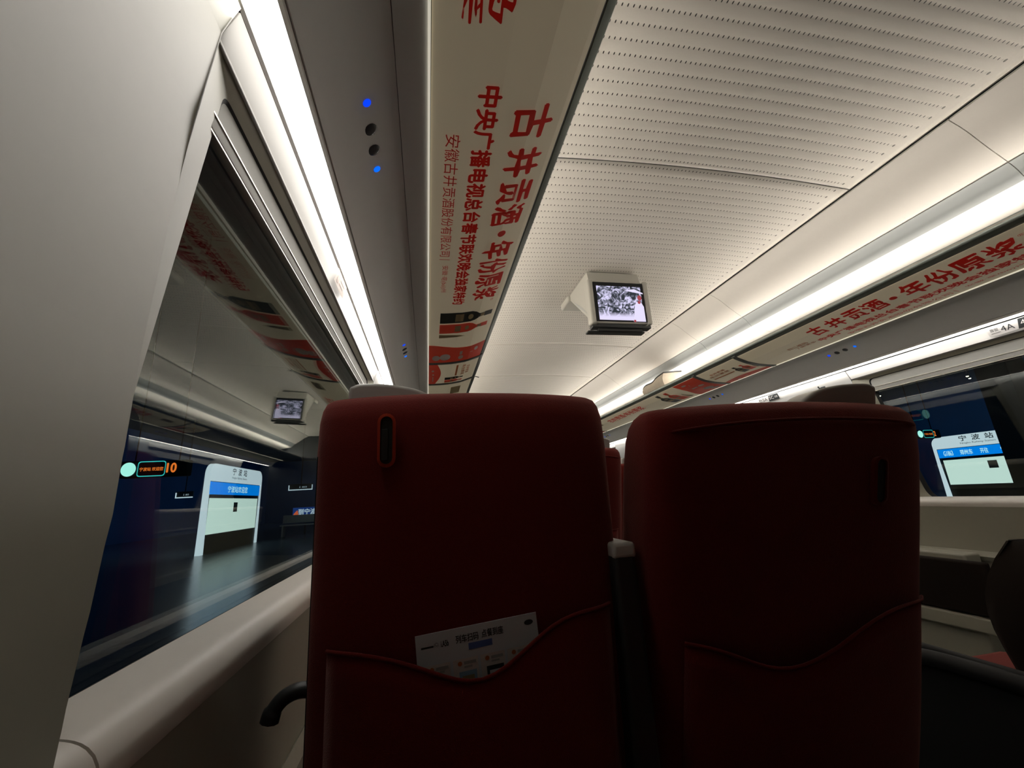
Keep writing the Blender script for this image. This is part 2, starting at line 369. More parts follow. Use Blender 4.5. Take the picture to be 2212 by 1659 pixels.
# ------------------------------------------------------------------ luggage racks and the posters on their undersides
for side, sname in ((-1, 'left'), (1, 'right')):
    rk = empty('luggage_rack', (0, 0, 0), 'long overhead luggage rack with posters underneath, %s side of the car' % sname, 'rack')
    extrude('shelf', [(d, h+.002) for d, h in RH]+[(1.262, .783), (1.40, .79), (1.40, .81), (1.256, .835), (.90, .862)], Y0, Y1, side, M_RACK, rk)
    extrude('reading_light_panel', thick(PANEL[side], .010), Y0, Y1, side, M_PANEL, rk)
    extrude('shadow_gap', [(1.248, .7805), (1.262, .7785), (1.262, .79), (1.248, .79)], Y0, Y1, side, M_SLIT, rk)
    extrude('rear_panel', [(1.196, .7815), (1.2538, .7742), (1.2538, .780), (1.196, .788)], Y0, Y1, side, M_PANEL, rk)
    extrude('front_rail', [(.858, .870), (.858, .858), (.862, .850), (.870, .846), (.880, .842), (.884, .846), (.880, .872), (.868, .878)], Y0, Y1, side, M_RAIL, rk)
    extrude('edge_strip', [(1.1915, .784), (1.1915, .7755), (1.1965, .7765), (1.1965, .784)], Y0, Y1, side, mat('lit_edge', (.85, .82, .7), .3, .4, emit=(1, .93, .76), estr=.5), rk)  # glow added to stand in for light coming through the edge
    extrude('bright_line', [(.8565, .868), (.8565, .864), (.8585, .864), (.8585, .868)], Y0, Y1, side, M_BRIGHT, rk)
    arms = (-.55, 2.415, 2.885, 5.35, 5.82, 8.3)
    for y in arms:
        ds = [.872+(1.194-.872)*i/12 for i in range(13)]
        lo = [(d, rack_h(d)-.006) for d in ds]; hi = [(d, rack_h(d)+.004) for d in ds]
        extrude('cross_bar', lo+hi[::-1], y-.016, y+.016, side, M_RACK, rk)
def on_rack(side, dh=.0045):
    return lambda u, v: Vector((side*v, u, CZ+rack_h(v)-dh))
DC = [.90, .935, .97, 1.01, 1.05, 1.085, 1.12, 1.155]
def poster(y0, y1, side, label, m=None):
    o = Print().rect(y0, .888, y1, 1.190)
    a = o.put('poster', on_rack(side, .0010), m or M_AD, None, DC)
    sd = a.modifiers.new('thick', 'SOLIDIFY'); sd.thickness = .0025; sd.offset = 0
    return tag(a, label, 'poster', 'liquor posters under the luggage racks')
def bottles(pos, side, u0, du, root, D0=1.142, sc=1.0):
    """two bottles lying across the poster; u0 start along the car, du +1/-1 the reading direction"""
    f = on_rack(side)
    def prof(u, base, L, w):
        d = lambda t: base-t*L
        return [(u-w, d(0)), (u-w, d(.60)), (u-w*.8, d(.68)), (u-w*.35, d(.76)), (u-w*.3, d(.84)), (u-w*.42, d(.86)), (u-w*.42, d(1)), (u+w*.42, d(1)), (u+w*.42, d(.86)), (u+w*.3, d(.84)), (u+w*.35, d(.76)), (u+w*.8, d(.68)), (u+w, d(.60)), (u+w, d(0))]
    def spl(pr):
        n = len(pr)//2; return pr[:n], pr[n:][::-1]
    a, b = spl(prof(u0+du*.060*sc, D0, .235*sc, .056*sc)); Print().strip(a, b).put('dark_bottle_print', f, M_BOT, root, DC)
    a, b = spl(prof(u0+du*.185*sc, D0, .228*sc, .054*sc)); Print().strip(a, b).put('red_bottle_print', f, M_ADRED, root, DC)
    p = Print()
    p.rect(u0+du*.02*sc, D0-.105*sc, u0+du*.10*sc, D0-.068*sc); p.disc(u0+du*.06*sc, D0-.137*sc, .028*sc, .012*sc); p.rect(u0+du*.045*sc, D0-.200*sc, u0+du*.075*sc, D0-.182*sc)
    p.rect(u0+du*.150*sc, D0-.10*sc, u0+du*.22*sc, D0-.072*sc); p.disc(u0+du*.185*sc, D0-.130*sc, .026*sc, .010*sc); p.rect(u0+du*.170*sc, D0-.198*sc, u0+du*.2*sc, D0-.180*sc)
    p.put('bottle_label_print', on_rack(side, .0052), M_GOLD, root, DC)
    Print().strip([(u0+du*.255*sc, D0), (u0+du*.27*sc, D0-.1*sc)], [(u0+du*.30*sc, D0), (u0+du*.29*sc, D0-.13*sc)]).put('bottle_shadow_print', f, M_GOLD, root, DC)
def wave(side, ua, ub, du, root, pale=True):
    """red end of a poster with a wavy border"""
    ds = [.888+.302*i/12 for i in range(13)]
    A = [(ua+du*(.030*math.sin((d-.888)*14+.3)), d) for d in ds]; B = [(ub, d) for d in ds]
    Print().strip(A, B).put('red_field', on_rack(side, .0036), M_ADRED, root)
    if pale:
        m = (ua+ub)/2; p = Print(); L = abs(ub-ua)/2*du
        p.disc(m+L*.25, 1.10, .055, .030).disc(m+L*.35, 1.15, .045, .022).rect(m-L*.35, 1.005, m+L*.1, 1.02).disc(m+L*.45, 1.01, .035, .014).disc(m-L*.3, .93, .03, .010).rect(m-L*.05, .945, m+L*.0, .96)
        p.put('pale_marks', on_rack(side, .0052), M_PALE, root)
def brush(a, b): return a+.010*math.sin(b*7+a*30), b+.05*math.sin(a*28)
def main_poster(side, y0, y1, su, du, label):
    """long poster: su start of the lettering, du reading direction"""
    r = poster(y0, y1, side, label)
    U = lambda t: su+du*t
    p = Print(); f = on_rack(side)
    for i, (ch, t0, t1) in enumerate(zip('古井贡酒', (.0, .115, .225, .322), (.085, .205, .312, .412))):
        p.text(ch, U(t0), U(t1), 1.010, .922, .022, brush)
    p.disc(U(.455), .967, .016, .013)
    for ch, t0, t1 in zip('年份原浆', (.50, .605, .705, .815), (.595, .70, .805, .915)):
        p.text(ch, U(t0), U(t1), 1.014, .918, .022, brush)
    p.put('brush_lettering', f, M_INK, r)
    Print().text('中央广播电视总台春节联欢晚会独家特约', U(-.045), U(.93), 1.096, 1.048, .030).put('bold_lettering', f, M_INK, r)
    q = Print().text('安徽古井贡酒股份有限公司', U(.075), U(.568), 1.158, 1.124, .006); q.rect(U(.585), 1.158, U(.588), 1.124)
    q.text('安徽·亳(bó)州', U(.625), U(.82), 1.150, 1.126, .004); q.text('®', U(.925), U(.945), .935, .922)
    q.put('fine_lettering', f, M_INK, r)
    return r
r1 = main_poster(-1, -.53, 2.397, .688, 1, 'cream poster with red calligraphy nearest the camera, under the left rack')
Print().text('马', .40, .525, 1.095, 1.055, .02, brush).text('笑', .41, .53, 1.142, 1.103, .02, brush).put('brush_lettering', on_rack(-1), M_INK, r1)
bottles(r1, -1, 1.70, 1, r1); wave(-1, 2.135, 2.397, 1, r1)
def short_poster(side, y0, y1, du, label):
    r = poster(y0, y1, side, label); a = y0 if du > 0 else y1; L = y1-y0; f = on_rack(side); U = lambda t: a+du*L*t
    us = [U(i/12) for i in range(13)]
    Print().strip([(u, 1.190) for u in us], [(u, 1.190-.050-.026*math.sin(i/12*math.pi*1.1)) for i, u in enumerate(us)]).put('red_field', on_rack(side, .0036), M_ADRED, r)
    Print().text('古井贡酒', U(.20), U(.58), .955, .935, .02).text('年份原浆', U(.12), U(.62), .985, .962, .02).rect(U(.10), 1.010, U(.62), 1.022).put('orange_lettering', f, M_INKO, r)
    Print().disc(U(.30), 1.165, .02, .008).rect(U(.45), 1.158, U(.52), 1.168).rect(U(.6), 1.16, U(.85), 1.166).put('pale_marks', on_rack(side, .0052), M_PALE, r)
    bottles(r, side, U(.66), du, r, 1.085, .52)
    return r
short_poster(-1, 2.433, 2.867, 1, 'short cream and red poster beyond the cross bar of the left rack')
r3 = poster(2.903, 5.332, -1, 'farthest cream poster on the left rack, just above the seat top')
Print().rect(3.0, .96, 3.2, 1.03).put('grey_print', on_rack(-1), M_GOLD, r3); Print().text('古井贡酒·年份原浆', 3.5, 4.5, 1.01, .93, .02).put('brush_lettering', on_rack(-1), M_INK, r3)
r4 = main_poster(1, -.53, 2.397, 1.895, -1, 'long cream poster with red calligraphy nearest on the right rack')
Print().text('扫二维码', 2.13, 1.99, 1.045, 1.020, .015).text('了解更多', 2.10, 1.96, 1.075, 1.052, .015).put('orange_lettering', on_rack(1), M_INKO, r4)
short_poster(1, 2.433, 2.867, -1, 'short cream poster with bottles and a red border, middle of the right rack')
r6 = poster(2.903, 5.332, 1, 'poster with a red end field and bottles under the canvas bag on the right rack')
wave(1, 3.22, 2.903, -1, r6); bottles(r6, 1, 3.58, -1, r6)
Print().text('古井贡酒·年份原浆', 4.75, 3.9, 1.01, .93, .02).put('brush_lettering', on_rack(1), M_INK, r6); Print().rect(4.95, .94, 5.15, .985).put('grey_print', on_rack(1), M_GOLD, r6)
short_poster(1, 5.368, 5.802, -1, 'small far poster with red border seen between the two seat backs')

# reading lights: two blue buttons and two lenses let into each panel
M_LED = lamp_mat('blue_led', (.004, .055, 1), 1.1); M_LED2 = lamp_mat('blue_led_light', (.004, .16, 1), 1.0)
M_LENS = mat('lens_smoke', (.06, .065, .07), .25, .5)
PANL = [(1.255, .775), (1.285, .766), (1.32, .745), (1.352, .716), (1.374, .690), (1.386, .672)]
def panel_pt(d, side, off):
    for (a, b), (c, e) in zip(PANL[:-1], PANL[1:]):
        if d <= c:
            h = b+(e-b)*(d-a)/(c-a); t = Vector((c-a, e-b)).normalized(); nrm = Vector((t.y, -t.x)); break
    return Vector((side*(d+nrm.x*off), 0, CZ+h+nrm.y*off)), Vector((side*t.x, 0, t.y)), Vector((side*nrm.x, 0, nrm.y))
def stud(name, c, tu, nrm, r, m, parent, dome=.4):
    vs, fs = [], []; yv = Vector((0, 1, 0)); k = 16
    for i, (rr, hh) in enumerate(((1, 0), (.95, .25*dome), (.6, .8*dome), (.01, dome))):
        for j in range(k):
            a = 2*math.pi*j/k; vs.append(c+(tu*math.cos(a)+yv*math.sin(a))*r*rr+nrm*r*hh)
    for i in range(3):
        for j in range(k): fs.append((i*k+j, i*k+(j+1) % k, (i+1)*k+(j+1) % k, (i+1)*k+j))
    fs.append(tuple(range(k))); return mesh(name, vs, fs, m, parent)
SPOT = {-1: (('nearest', .768), ('second', 2.107), ('third', 3.45)), 1: (('nearest', 2.026), ('second', 3.225), ('third', 5.62))}
for side, sname in ((-1, 'left'), (1, 'right')):
    for nm, y in SPOT[side]:
        e = empty('reading_light', (0, y, 0), '%s pair of blue buttons and dark lenses along the %s grey panel' % (nm, sname), 'reading light', 'reading lights')
        c, t, n = panel_pt(1.312, side, 0)
        for k, dy in enumerate((-.086, .086)): stud('button', c+Vector((0, dy*side*-1, 0)), t, n, .0085, M_LED2 if k else M_LED, e, .35)
        for dy in (-.024, .030): stud('lens', c+Vector((0, dy, 0)), t, n, .0145, M_LENS, e, .12)

# ------------------------------------------------------------------ signs on the walls
def on_wall(side, off=.006, y=None):
    return lambda u, v: Vector((side*(wall_d(v)-off), u, CZ+v))
def seat_sign(y0, y1, num, label):
    o = Print().poly([(y1, .658-.012), (y1-.004, .607), (y0+.004, .607), (y0, .646), (y0+.006, .652), (y1-.006, .652)]).put('seat_number_sign', on_wall(1, .0065), M_STK)
    tag(o, label, 'sign', 'seat number signs')
    L = y1-y0; U = lambda t: y1-t*L; v = lambda t: .607+t*.045
    Print().poly([(U(.50), v(.04)), (U(1), v(.04)), (U(1), v(.98)), (U(.56), v(.98))]).put('dark_field', on_wall(1, .0075), M_CHAR, o)
    Print().text(num+'A', U(.24), U(.46), v(.22), v(.76)).text('靠窗', U(.06), U(.20), v(.42), v(.74)).rect(U(.06), v(.24), U(.22), v(.28)).put('dark_lettering', on_wall(1, .0075), M_CHAR, o)
    Print().text(num+'C', U(.57), U(.77), v(.26), v(.80)).text('过道', U(.82), U(.95), v(.36), v(.70)).put('white_lettering', on_wall(1, .0085), M_STK, o)
seat_sign(1.21, 1.425, '4', 'white and charcoal seat sign reading 4A 4C above the right window')
seat_sign(2.70, 2.912, '5', 'white and charcoal seat sign reading 5A 5C on the pier past the right window')
o = tag(Print().rect(2.985, .615, 3.085, .650).put('no_smoking_sticker', on_wall(1, .0065), M_STK), 'small white sticker with a red crossed disc on the right wall', 'sticker')
Print().disc(3.06, .632, .016, .014).put('red_disc', on_wall(1, .0075), M_INK, o); Print().poly([(3.069, .642), (3.066, .644), (3.050, .623), (3.053, .621)]).put('slash', on_wall(1, .0085), M_STK, o)
Print().rect(3.005, .634, 3.035, .637).rect(3.005, .628, 3.03, .630).put('grey_lines', on_wall(1, .0075), M_GREY, o)
o = tag(Print().poly([(1.13, .612), (1.25, .612), (1.25, .648), (1.13, .648)]).put('notice_sticker', on_wall(-1, .0065), mat('sticker_pink', (.85, .76, .70), .5, .3)), 'pale sticker on the header just above the left window', 'sticker')
Print().disc(1.16, .63, .012).rect(1.18, .635, 1.235, .639).rect(1.18, .624, 1.225, .628).put('faint_print', on_wall(-1, .0072), mat('faint_pink_ink', (.72, .58, .53), .5, .3), o)
ho = empty('coat_hook', (1.460, 2.335, CZ+.575), 'dark coat hook on the right wall just past the window', 'hook')
box('back_plate', (-.006, -.016, -.035), (.004, .016, .03), M_DGREY, ho, .004)
tube('prong', spline([(-.004, 0, -.02), (-.026, 0, -.026), (-.034, 0, -.008), (-.034, 0, .012)]), .0055, M_DGREY, ho); tube('prong', spline([(-.004, .012, .02), (-.018, .014, .022), (-.022, .016, .034)]), .0045, M_DGREY, ho)

# ------------------------------------------------------------------ ceiling television
def screen_mat():
    m = bpy.data.materials.new('tv_picture'); m.use_nodes = True; nt = m.node_tree; nt.nodes.clear()
    tc = nt.nodes.new('ShaderNodeTexCoord'); n = nt.nodes.new('ShaderNodeTexNoise'); n.inputs['Scale'].default_value = 26; n.inputs['Detail'].default_value = 4; n.inputs['Distortion'].default_value = 1.6
    nt.links.new(tc.outputs['Object'], n.inputs['Vector']); cr = nt.nodes.new('ShaderNodeValToRGB'); cr.color_ramp.elements[0].position = .43; cr.color_ramp.elements[0].color = (.035, .04, .05, 1)
    cr.color_ramp.elements[1].position = .60; cr.color_ramp.elements[1].color = (.74, .70, .98, 1); e1 = cr.color_ramp.elements.new(.52); e1.color = (.30, .30, .40, 1)
    nt.links.new(n.outputs[0], cr.inputs[0]); sp = nt.nodes.new('ShaderNodeSeparateXYZ'); nt.links.new(tc.outputs['Object'], sp.inputs[0])
    mr = nt.nodes.new('ShaderNodeMapRange'); nt.links.new(sp.outputs[2], mr.inputs[0]); mr.inputs[1].default_value = -.07; mr.inputs[2].default_value = -.10
    mx = nt.nodes.new('ShaderNodeMix'); mx.data_type = 'RGBA'; nt.links.new(mr.outputs[0], mx.inputs[0]); nt.links.new(cr.outputs[0], mx.inputs[6]); mx.inputs[7].default_value = (.80, .74, 1, 1)
    e = nt.nodes.new('ShaderNodeEmission'); e.inputs[1].default_value = 1.0; o = nt.nodes.new('ShaderNodeOutputMaterial')
    nt.links.new(mx.outputs[2], e.inputs[0]); nt.links.new(e.outputs[0], o.inputs[0]); return m
M_TV = mat('tv_case', (.50, .49, .44), .4, .4); M_TVS = screen_mat(); M_PIC = lamp_mat('picture_white', (.82, .76, 1), 1.0); M_PICR = lamp_mat('picture_red', (.55, .10, .12), .7)
def television(y, label):
    T = empty('ceiling_television', (-.050, y, CZ+1.10), label, 'television', 'ceiling televisions')
    W, H = .181, .138
    # front body, rounded uprights, screen
    box('front_case', (-W, 0, -H), (W, .045, H), M_TV, T, .008)
    for q in (-1, 1): box('side_post', (q*W-.016, -.010, -H-.006), (q*W+.016, .055, H+.008), M_TV, T, .010)
    box('bezel', (-W+.018, -.006, -H+.010), (W-.018, .004, H-.008), M_BLACK, T, .003)
    s = box('screen', (-W+.036, -.009, -H+.018), (W-.038, -.0065, H-.036), M_TVS, T)
    P = lambda u, v: Vector((u, -.0105, v))
    pw = Print().poly([(.03, .075), (.155, .055), (.155, .062), (.10, .087)]).poly([(.070, -.128), (.092, -.02), (.105, .0), (.135, .0), (.150, -.03), (.150, -.128)]); pw.put('picture_figure', P, M_PIC, s)
    Print().disc(.128, .028, .014, .018).disc(.122, -.002, .010).rect(.072, -.132, .086, -.118).put('picture_red', lambda u, v: Vector((u, -.0112, v)), M_PICR, s)
    # wedge-shaped housing behind, meeting the ceiling
    t = .225
    vs = [(-W+.01, .03, -H+.01), (W-.01, .03, -H+.01), (-W+.01, .03, H), (W-.01, .03, H), (-W+.01, .40, t-.012), (W-.01, .40, t-.012), (-W+.01, .40, t), (W-.01, .40, t), (-W+.01, .05, t), (W-.01, .05, t)]
    mesh('housing', vs, [(0, 1, 3, 2), (0, 4, 5, 1), (4, 6, 7, 5), (2, 3, 9, 8), (8, 9, 7, 6), (0, 2, 8, 6, 4), (1, 5, 7, 9, 3)], M_TV, T)
    for k in range(3): mesh('vent_line', [(-W+.008, .10+.03*k, -.03+.03*k), (-W+.0095, .25+.03*k, .085+.03*k), (-W+.008, .253+.03*k, .082+.03*k), (-W+.008, .103+.03*k, -.033+.03*k)], [(0, 1, 2, 3)], M_GREY, T)
    box('foot_plate', (-W-.01, .37, t-.045), (W-.02, .53, t+.002), M_TV, T, .012)
    box('under_lip', (-W-.012, -.004, -H-.030), (W+.004, .05, -H-.012), M_DGREY, T, .006); box('under_bar', (-W-.03, .03, -H-.048), (W-.025, .075, -H-.036), M_DGREY, T, .004)
    box('lip_post', (-W+.03, .01, -H-.045), (W-.05, .04, -H), M_DGREY, T)
    return T
television(2.17, 'ceiling television showing a bright black and white picture')
television(5.55, 'second ceiling television farther ahead, seen mirrored in the left window')

# canvas bag and the strap ends on the racks
bag = empty('canvas_bag', (.945, 3.50, CZ+.868), 'beige canvas bag with dark piping on the right luggage rack', 'bag')
def bag_geo():
    vs, fs = [], []; nu, nv = 14, 6
    for j in range(nv+1):
        t = j/nv
        for i in range(nu+1):
            s = i/nu
            top = .085+.045*(1-s)**1.2 + .006*math.sin(s*9)
            vs.append((-.055-.02*math.sin(t*math.pi)+.004*math.sin(s*13), .38*(s-.5), t*top))
    n0 = len(vs)
    for j in range(nv+1):
        t = j/nv
        for i in range(nu+1):
            s = i/nu; top = .10+.045*(1-s); vs.append((.13, .38*(s-.5)+.01, t*top))
    w = nu+1
    for j in range(nv):
        for i in range(nu):
            fs.append((j*w+i, j*w+i+1, (j+1)*w+i+1, (j+1)*w+i)); fs.append((n0+j*w+i, n0+(j+1)*w+i, n0+(j+1)*w+i+1, n0+j*w+i+1))
    for i in range(nu): fs.append((nv*w+i, nv*w+i+1, n0+nv*w+i+1, n0+nv*w+i)); fs.append((i, n0+i, n0+i+1, i+1))
    for j in range(nv): fs.append((j*w, (j+1)*w, n0+(j+1)*w, n0+j*w)); fs.append((j*w+nu, n0+j*w+nu, n0+(j+1)*w+nu, (j+1)*w+nu))
    return vs, fs, nv*w, nu
bv, bf, bt, bn = bag_geo()
mesh('body', bv, bf, mat('canvas', (.62, .55, .45), .9, .1, noise=.08, bump=.3), bag, 60)
tube('piping', [bv[bt+i] for i in range(bn+1)], .007, M_DGREY, bag); tube('piping', [bv[bt], (bv[bt][0]+.06, bv[bt][1]-.004, bv[bt][2]+.004), (.13, bv[bt][1]+.008, .146)], .007, M_DGREY, bag)
tube('piping', [bv[bn], bv[7*0+bn+5*15], bv[bt+bn]], .005, M_DGREY, bag)
st = tag(tube('bag_strap', spline([(-.90, 2.98, CZ+.866), (-.862, 2.99, CZ+.868), (-.845, 3.0, CZ+.872), (-.822, 3.0, CZ+.866)]), .005, M_BLACK, None, 8, (1, .5)), 'short black strap end poking out over the edge of the left rack', 'strap')

# ------------------------------------------------------------------ seats
def sect(u, a, b, n):
    c, s = math.cos(u), math.sin(u); return a*math.copysign(abs(c)**(2/n), c), b*math.copysign(abs(s)**(2/n), s)
HS = .232
def back_geo():
    """backrest, local: x across, y = 0 at the rear face (rear towards -y), z above the floor"""
    N = 56; rings = []; zt = 1.226
    zs = [(.36, .90, .80), (.40, .97, .97), (.50, 1.0, 1.0), (.7, 1.0, 1.0), (.9, 1.0, 1.0), (1.05, 1.0, .96), (1.13, 1.0, .92), (1.18, .995, .84), (1.203, .985, .72), (1.216, .968, .54), (1.223, .94, .33), (zt, .86, .10)]
    vs, fs = [], []
    for z, kw, kt in zs:
        for i in range(N):
            x, y = sect(2*math.pi*i/N, HS*kw, .095*kt, 4.2)
            bul = .012*math.exp(-((z-.62)/.16)**2)*math.cos(min(1, abs(x)/HS)*math.pi/2)   # fullness low on the rear face
            zz = z+(.010*math.cos(x/HS*1.5) - .004 if z > 1.19 else 0)
            vs.append((x, .095+y-(bul if y < 0 else 0), zz))
    for j in range(len(zs)-1):
        for i in range(N): fs.append((j*N+i, j*N+(i+1) % N, (j+1)*N+(i+1) % N, (j+1)*N+i))
    fs.append(tuple(range(N))); fs.append(tuple(range((len(zs)-1)*N, len(zs)*N))); return vs, fs
def lean(vs, rec, z0=.45):
    a = math.tan(math.radians(rec)); return [(v[0], v[1]-(v[2]-z0)*a, v[2]-abs(a)*0*(v[2]-z0)) for v in vs]
def relean(o, rec, z0=.45):
    a = math.tan(math.radians(rec))
    for v in o.data.vertices: v.co.y -= (v.co.z-z0)*a
def rounded_slot(w, h, k=8):
    p = [(w*math.cos(math.pi*i/k), h-w+w*math.sin(math.pi*i/k)) for i in range(k+1)]; return p+[(w*math.cos(math.pi+math.pi*i/k), -h+w+w*math.sin(math.pi+math.pi*i/k)) for i in range(k+1)]
def make_seat(loc, mirror, rec, label, group='red seats', full=True, hand=.12, hook=(.125, 1.145), sag=-.01, pipe=False, hup=0.0, bez=None):
    s = empty('passenger_seat', loc, label, 'seat', group); q = mirror      # q=+1: hook and handle on the left
    vs, fs = back_geo(); bo = mesh('backrest', vs, fs, M_RED, s, 50); relean(bo, rec)
    # piping round the top of the back
    pts = []
    for i in range(25):
        t = i/24; x = -HS*.94+2*HS*.94*t; pts.append((x, .014+.050*(abs(x)/HS)**8, 1.178+.014*(1-(2*t-1)**2)))
    if pipe: o = tube('piping', pts, .0028, M_RED, s, 8); relean(o, rec)
    # grab handle standing on the top corner
    hp = [(-.075, -.03), (-.074, .030), (-.066, .041), (-.05, .0445), (-.01, .043), (.03, .036), (.055, .025), (.072, .008), (.08, -.03)]
    hp = [(v.x, v.y) for v in spline([(a, b, 0) for a, b in hp], 4)]; n = len(hp)
    hv = [(q*(a-hand), .085, 1.208+hup+b) for a, b in hp]+[(q*(a-hand), .140, 1.208+hup+b) for a, b in hp]
    o = bevel(mesh('grab_handle', hv, [tuple(range(n)), tuple(range(n, 2*n))]+[(i, (i+1) % n, n+(i+1) % n, n+i) for i in range(n)], M_HANDLE, s), .024, 5); relean(o, rec)
    o = box('seat_cushion', (-HS+.005, .16, .34), (HS-.005, .66, .46), M_RED, s, .035, 4); o = box('seat_base', (-.19, .12, .10), (.19, .56, .345), M_DGREY, s, .02)
    for k in (-.16, .16): box('leg', (k-.02, .18, 0), (k+.02, .50, .11), M_DGREY, s, .005)
    for k in (-q,):
        if full: box('side_panel', (k*(HS+.006)-.012, .02, .16), (k*(HS+.006)+.012, .66, .56), M_BLACK, s, .01)
    # coat-hook recess
    hx, hz = -hook[0]*q, hook[1]; kk = rounded_slot(.0085, .034); kb = rounded_slot(.0125, .0385); n = len(kk)
    P = lambda pr, y: [(hx+a, y, hz+b) for a, b in pr]
    A = P(kb, .004); B = P(kb, -.003); C = P(kk, -.0045); D = P(kk, .003)
    fr = lambda i0, i1: [(i0*n+i, i0*n+(i+1) % n, i1*n+(i+1) % n, i1*n+i) for i in range(n)]
    o = mesh('hook_bezel', A+B+C+D, fr(0, 1)+fr(1, 2)+fr(2, 3), bez or M_RED2, s); relean(o, rec)
    o = mesh('hook_recess', P(kk, -.0012), [tuple(range(n))], M_DGREY, s, 0); relean(o, rec); hr = o
    o = box('hook_lever', (hx-.0075, -.0032, hz-.029), (hx+.0025, -.0014, hz+.016), M_DGREY, hr, .0015); relean(o, rec)
    # magazine pocket with a sagging mouth
    nu, nv = 24, 12; vs, fs = [], []; hw = .197
    def top(x): return .885+.012*x/.2-.052*math.exp(-((x-sag)/.085)**2)-.002*math.sin(x*40)
    for j in range(nv+1):
        t = j/nv
        for i in range(nu+1):
            x = -hw+2*hw*i/nu; z = .50+(top(x)-.50)*t
            full_ = math.cos(min(1, abs(x)/hw)*math.pi/2)**.6
            vs.append((x, -.0015-(.008+.032*math.sin(math.pi*min(1, t*.62+.2)))*full_-.012*t*full_*(1-abs(x)/hw)+.010*(abs(x)/hw)**8, z))
    w = nu+1
    for j in range(nv):
        for i in range(nu): fs.append((j*w+i, j*w+i+1, (j+1)*w+i+1, (j+1)*w+i))
    po = mesh('magazine_pocket', vs, fs, M_RED, s, 60); relean(po, rec); sd = po.modifiers.new('thick', 'SOLIDIFY'); sd.thickness = .003
    lip = tube('pocket_hem', [vs[nv*w+i] for i in range(w)], .0028, M_RED, po, 8); relean(lip, rec)
    return s
s1 = make_seat((-1.1325, .675, 0), 1, 4.0, 'red window seat straight ahead with a folded leaflet in its pocket', 'red seats ahead')
s1.scale = (1, 1, .993)
bk = [c for c in s1.children if c.name.startswith('backrest')][0]; bk.data.materials.append(mat('seat_side_shade', (.018, .017, .016), .9, .1))
for p in bk.data.polygons:
    if p.normal.x < -.93: p.material_index = 1          # window side coloured dark as if shaded, so its reflection stays dark
s2 = make_seat((-.625, .735, 0), -1, 16.0, 'red aisle seat leaning back, right of the seat with the leaflet', 'red seats ahead', hand=.120, hook=(.105, 1.09), sag=-.06, pipe=True, hup=.013, bez=M_RED)
s2.scale = (1.09, 1, .955)
# window-side armrest tip and the folded centre armrest belong to the window seat
tube('armrest', spline([(.30, .03, -.10), (-.165, .03, .780), (-.20, .028, .808), (-.232, .025, .819), (-.254, .022, .815), (-.267, .02, .802), (-.271, .02, .789)][1:]), [.010]*25+[.012]*6, M_DGREY, s1)
box('folded_armrest', (.207, -.035, .50), (.244, .045, .975), M_DGREY, s1, .008, 4)
box('armrest_cap', (.2065, -.036, .955), (.2445, .046, .979), M_HANDLE, s1, .006, 3)
far = [(-.63, 1.83, -1, 'red seat one row ahead seen in the gap between the two nearest seats')]
far += [(.33, 2.93, 1, 'red aisle seat across the aisle, third row, seen through the gap')]
for x, y, q, lb in far:
    c = copy_tree(s1 if x < -1 else s2); c.scale = (-1 if x > 0 else 1, 1, 1)
    c.location = (x, y, 0); c['label'] = lb; c['group'] = 'red seats ahead'
c = copy_tree(s2); c.location = (.48, .62, 0); c.scale = (-1, 1, 1); c['label'] = 'dark seat across the aisle at the right edge, only its armrest showing'; c['group'] = 'red seats ahead'
tube('armrest', spline([(.262, .10, .52), (.262, .28, .535), (.262, .44, .535), (.262, .56, .525), (.262, .59, .50)]), .022, M_BLACK, c)

for x, lb in ((-1.1325, 'red window seat of the camera row, behind the view'), (-.62, 'red aisle seat of the camera row, behind the view')):
    c = copy_tree(s2); c.location = (x, -.30, 0); c.scale = (1, 1, 1); c['label'] = lb; c['group'] = 'red seats ahead'
# leaflet in the pocket of the window seat
M_PAPER = mat('leaflet_paper', (.74, .80, .86), .5, .3); M_BLUE = mat('leaflet_blue', (.12, .20, .55), .5, .3); M_SKY = mat('leaflet_sky', (.32, .52, .72), .5, .3)
lf = box('menu_leaflet', (-.0925, -.0006, -.17), (.0925, .0006, 0), M_PAPER, None)
tag(lf, 'white and blue menu leaflet tucked in the seat pocket straight ahead', 'leaflet')
lf.location = (-1.1345, .640, .884); lf.rotation_euler = (math.radians(4), math.radians(-4.5), 0); lf.scale = (.90, 1, .90)
LP = lambda k: (lambda u, v: Vector((u, -.0006-.0003*k, v)))
Print().text('列车扫码', -.034, .000, -.021, -.010, .012).text('点餐到座', .005, .038, -.020, -.009, .012).disc(.079, -.012, .0070, .0038).text('(C)', -.066, -.060, -.020, -.014).text('i.A5b', -.056, -.045, -.021, -.013, .02).rect(-.085, -.0195, -.067, -.017).put('dark_lettering', LP(1), M_CHAR, lf)
Print().rect(-.016, -.0325, .020, -.0235).put('blue_bar', LP(1), M_BLUE, lf)
for k in range(4):
    u = -.082+.041*k
    Print().rect(u, -.17, u+.037, -.043).put('pale_card', LP(1), mat('leaflet_pale', (.82, .77, .75), .5, .3), lf)
    Print().disc(u+.010, -.049, .0032).put('orange_dot', LP(2), M_INKO, lf)
    Print().rect(u+.016, -.051, u+.034, -.047).rect(u+.016, -.0555, u+.028, -.053).put('grey_lines', LP(2), M_GREY, lf)
    Print().rect(u+.008, -.10, u+.034, -.060).put('picture', LP(2), (M_SKY, M_SKY, M_CHAR, M_PALE)[k], lf)
    Print().rect(u+.012, -.075, u+.030, -.066).put('picture_detail', LP(3), (M_CHAR, M_GOLD, M_PAPER, M_CHAR)[k], lf)

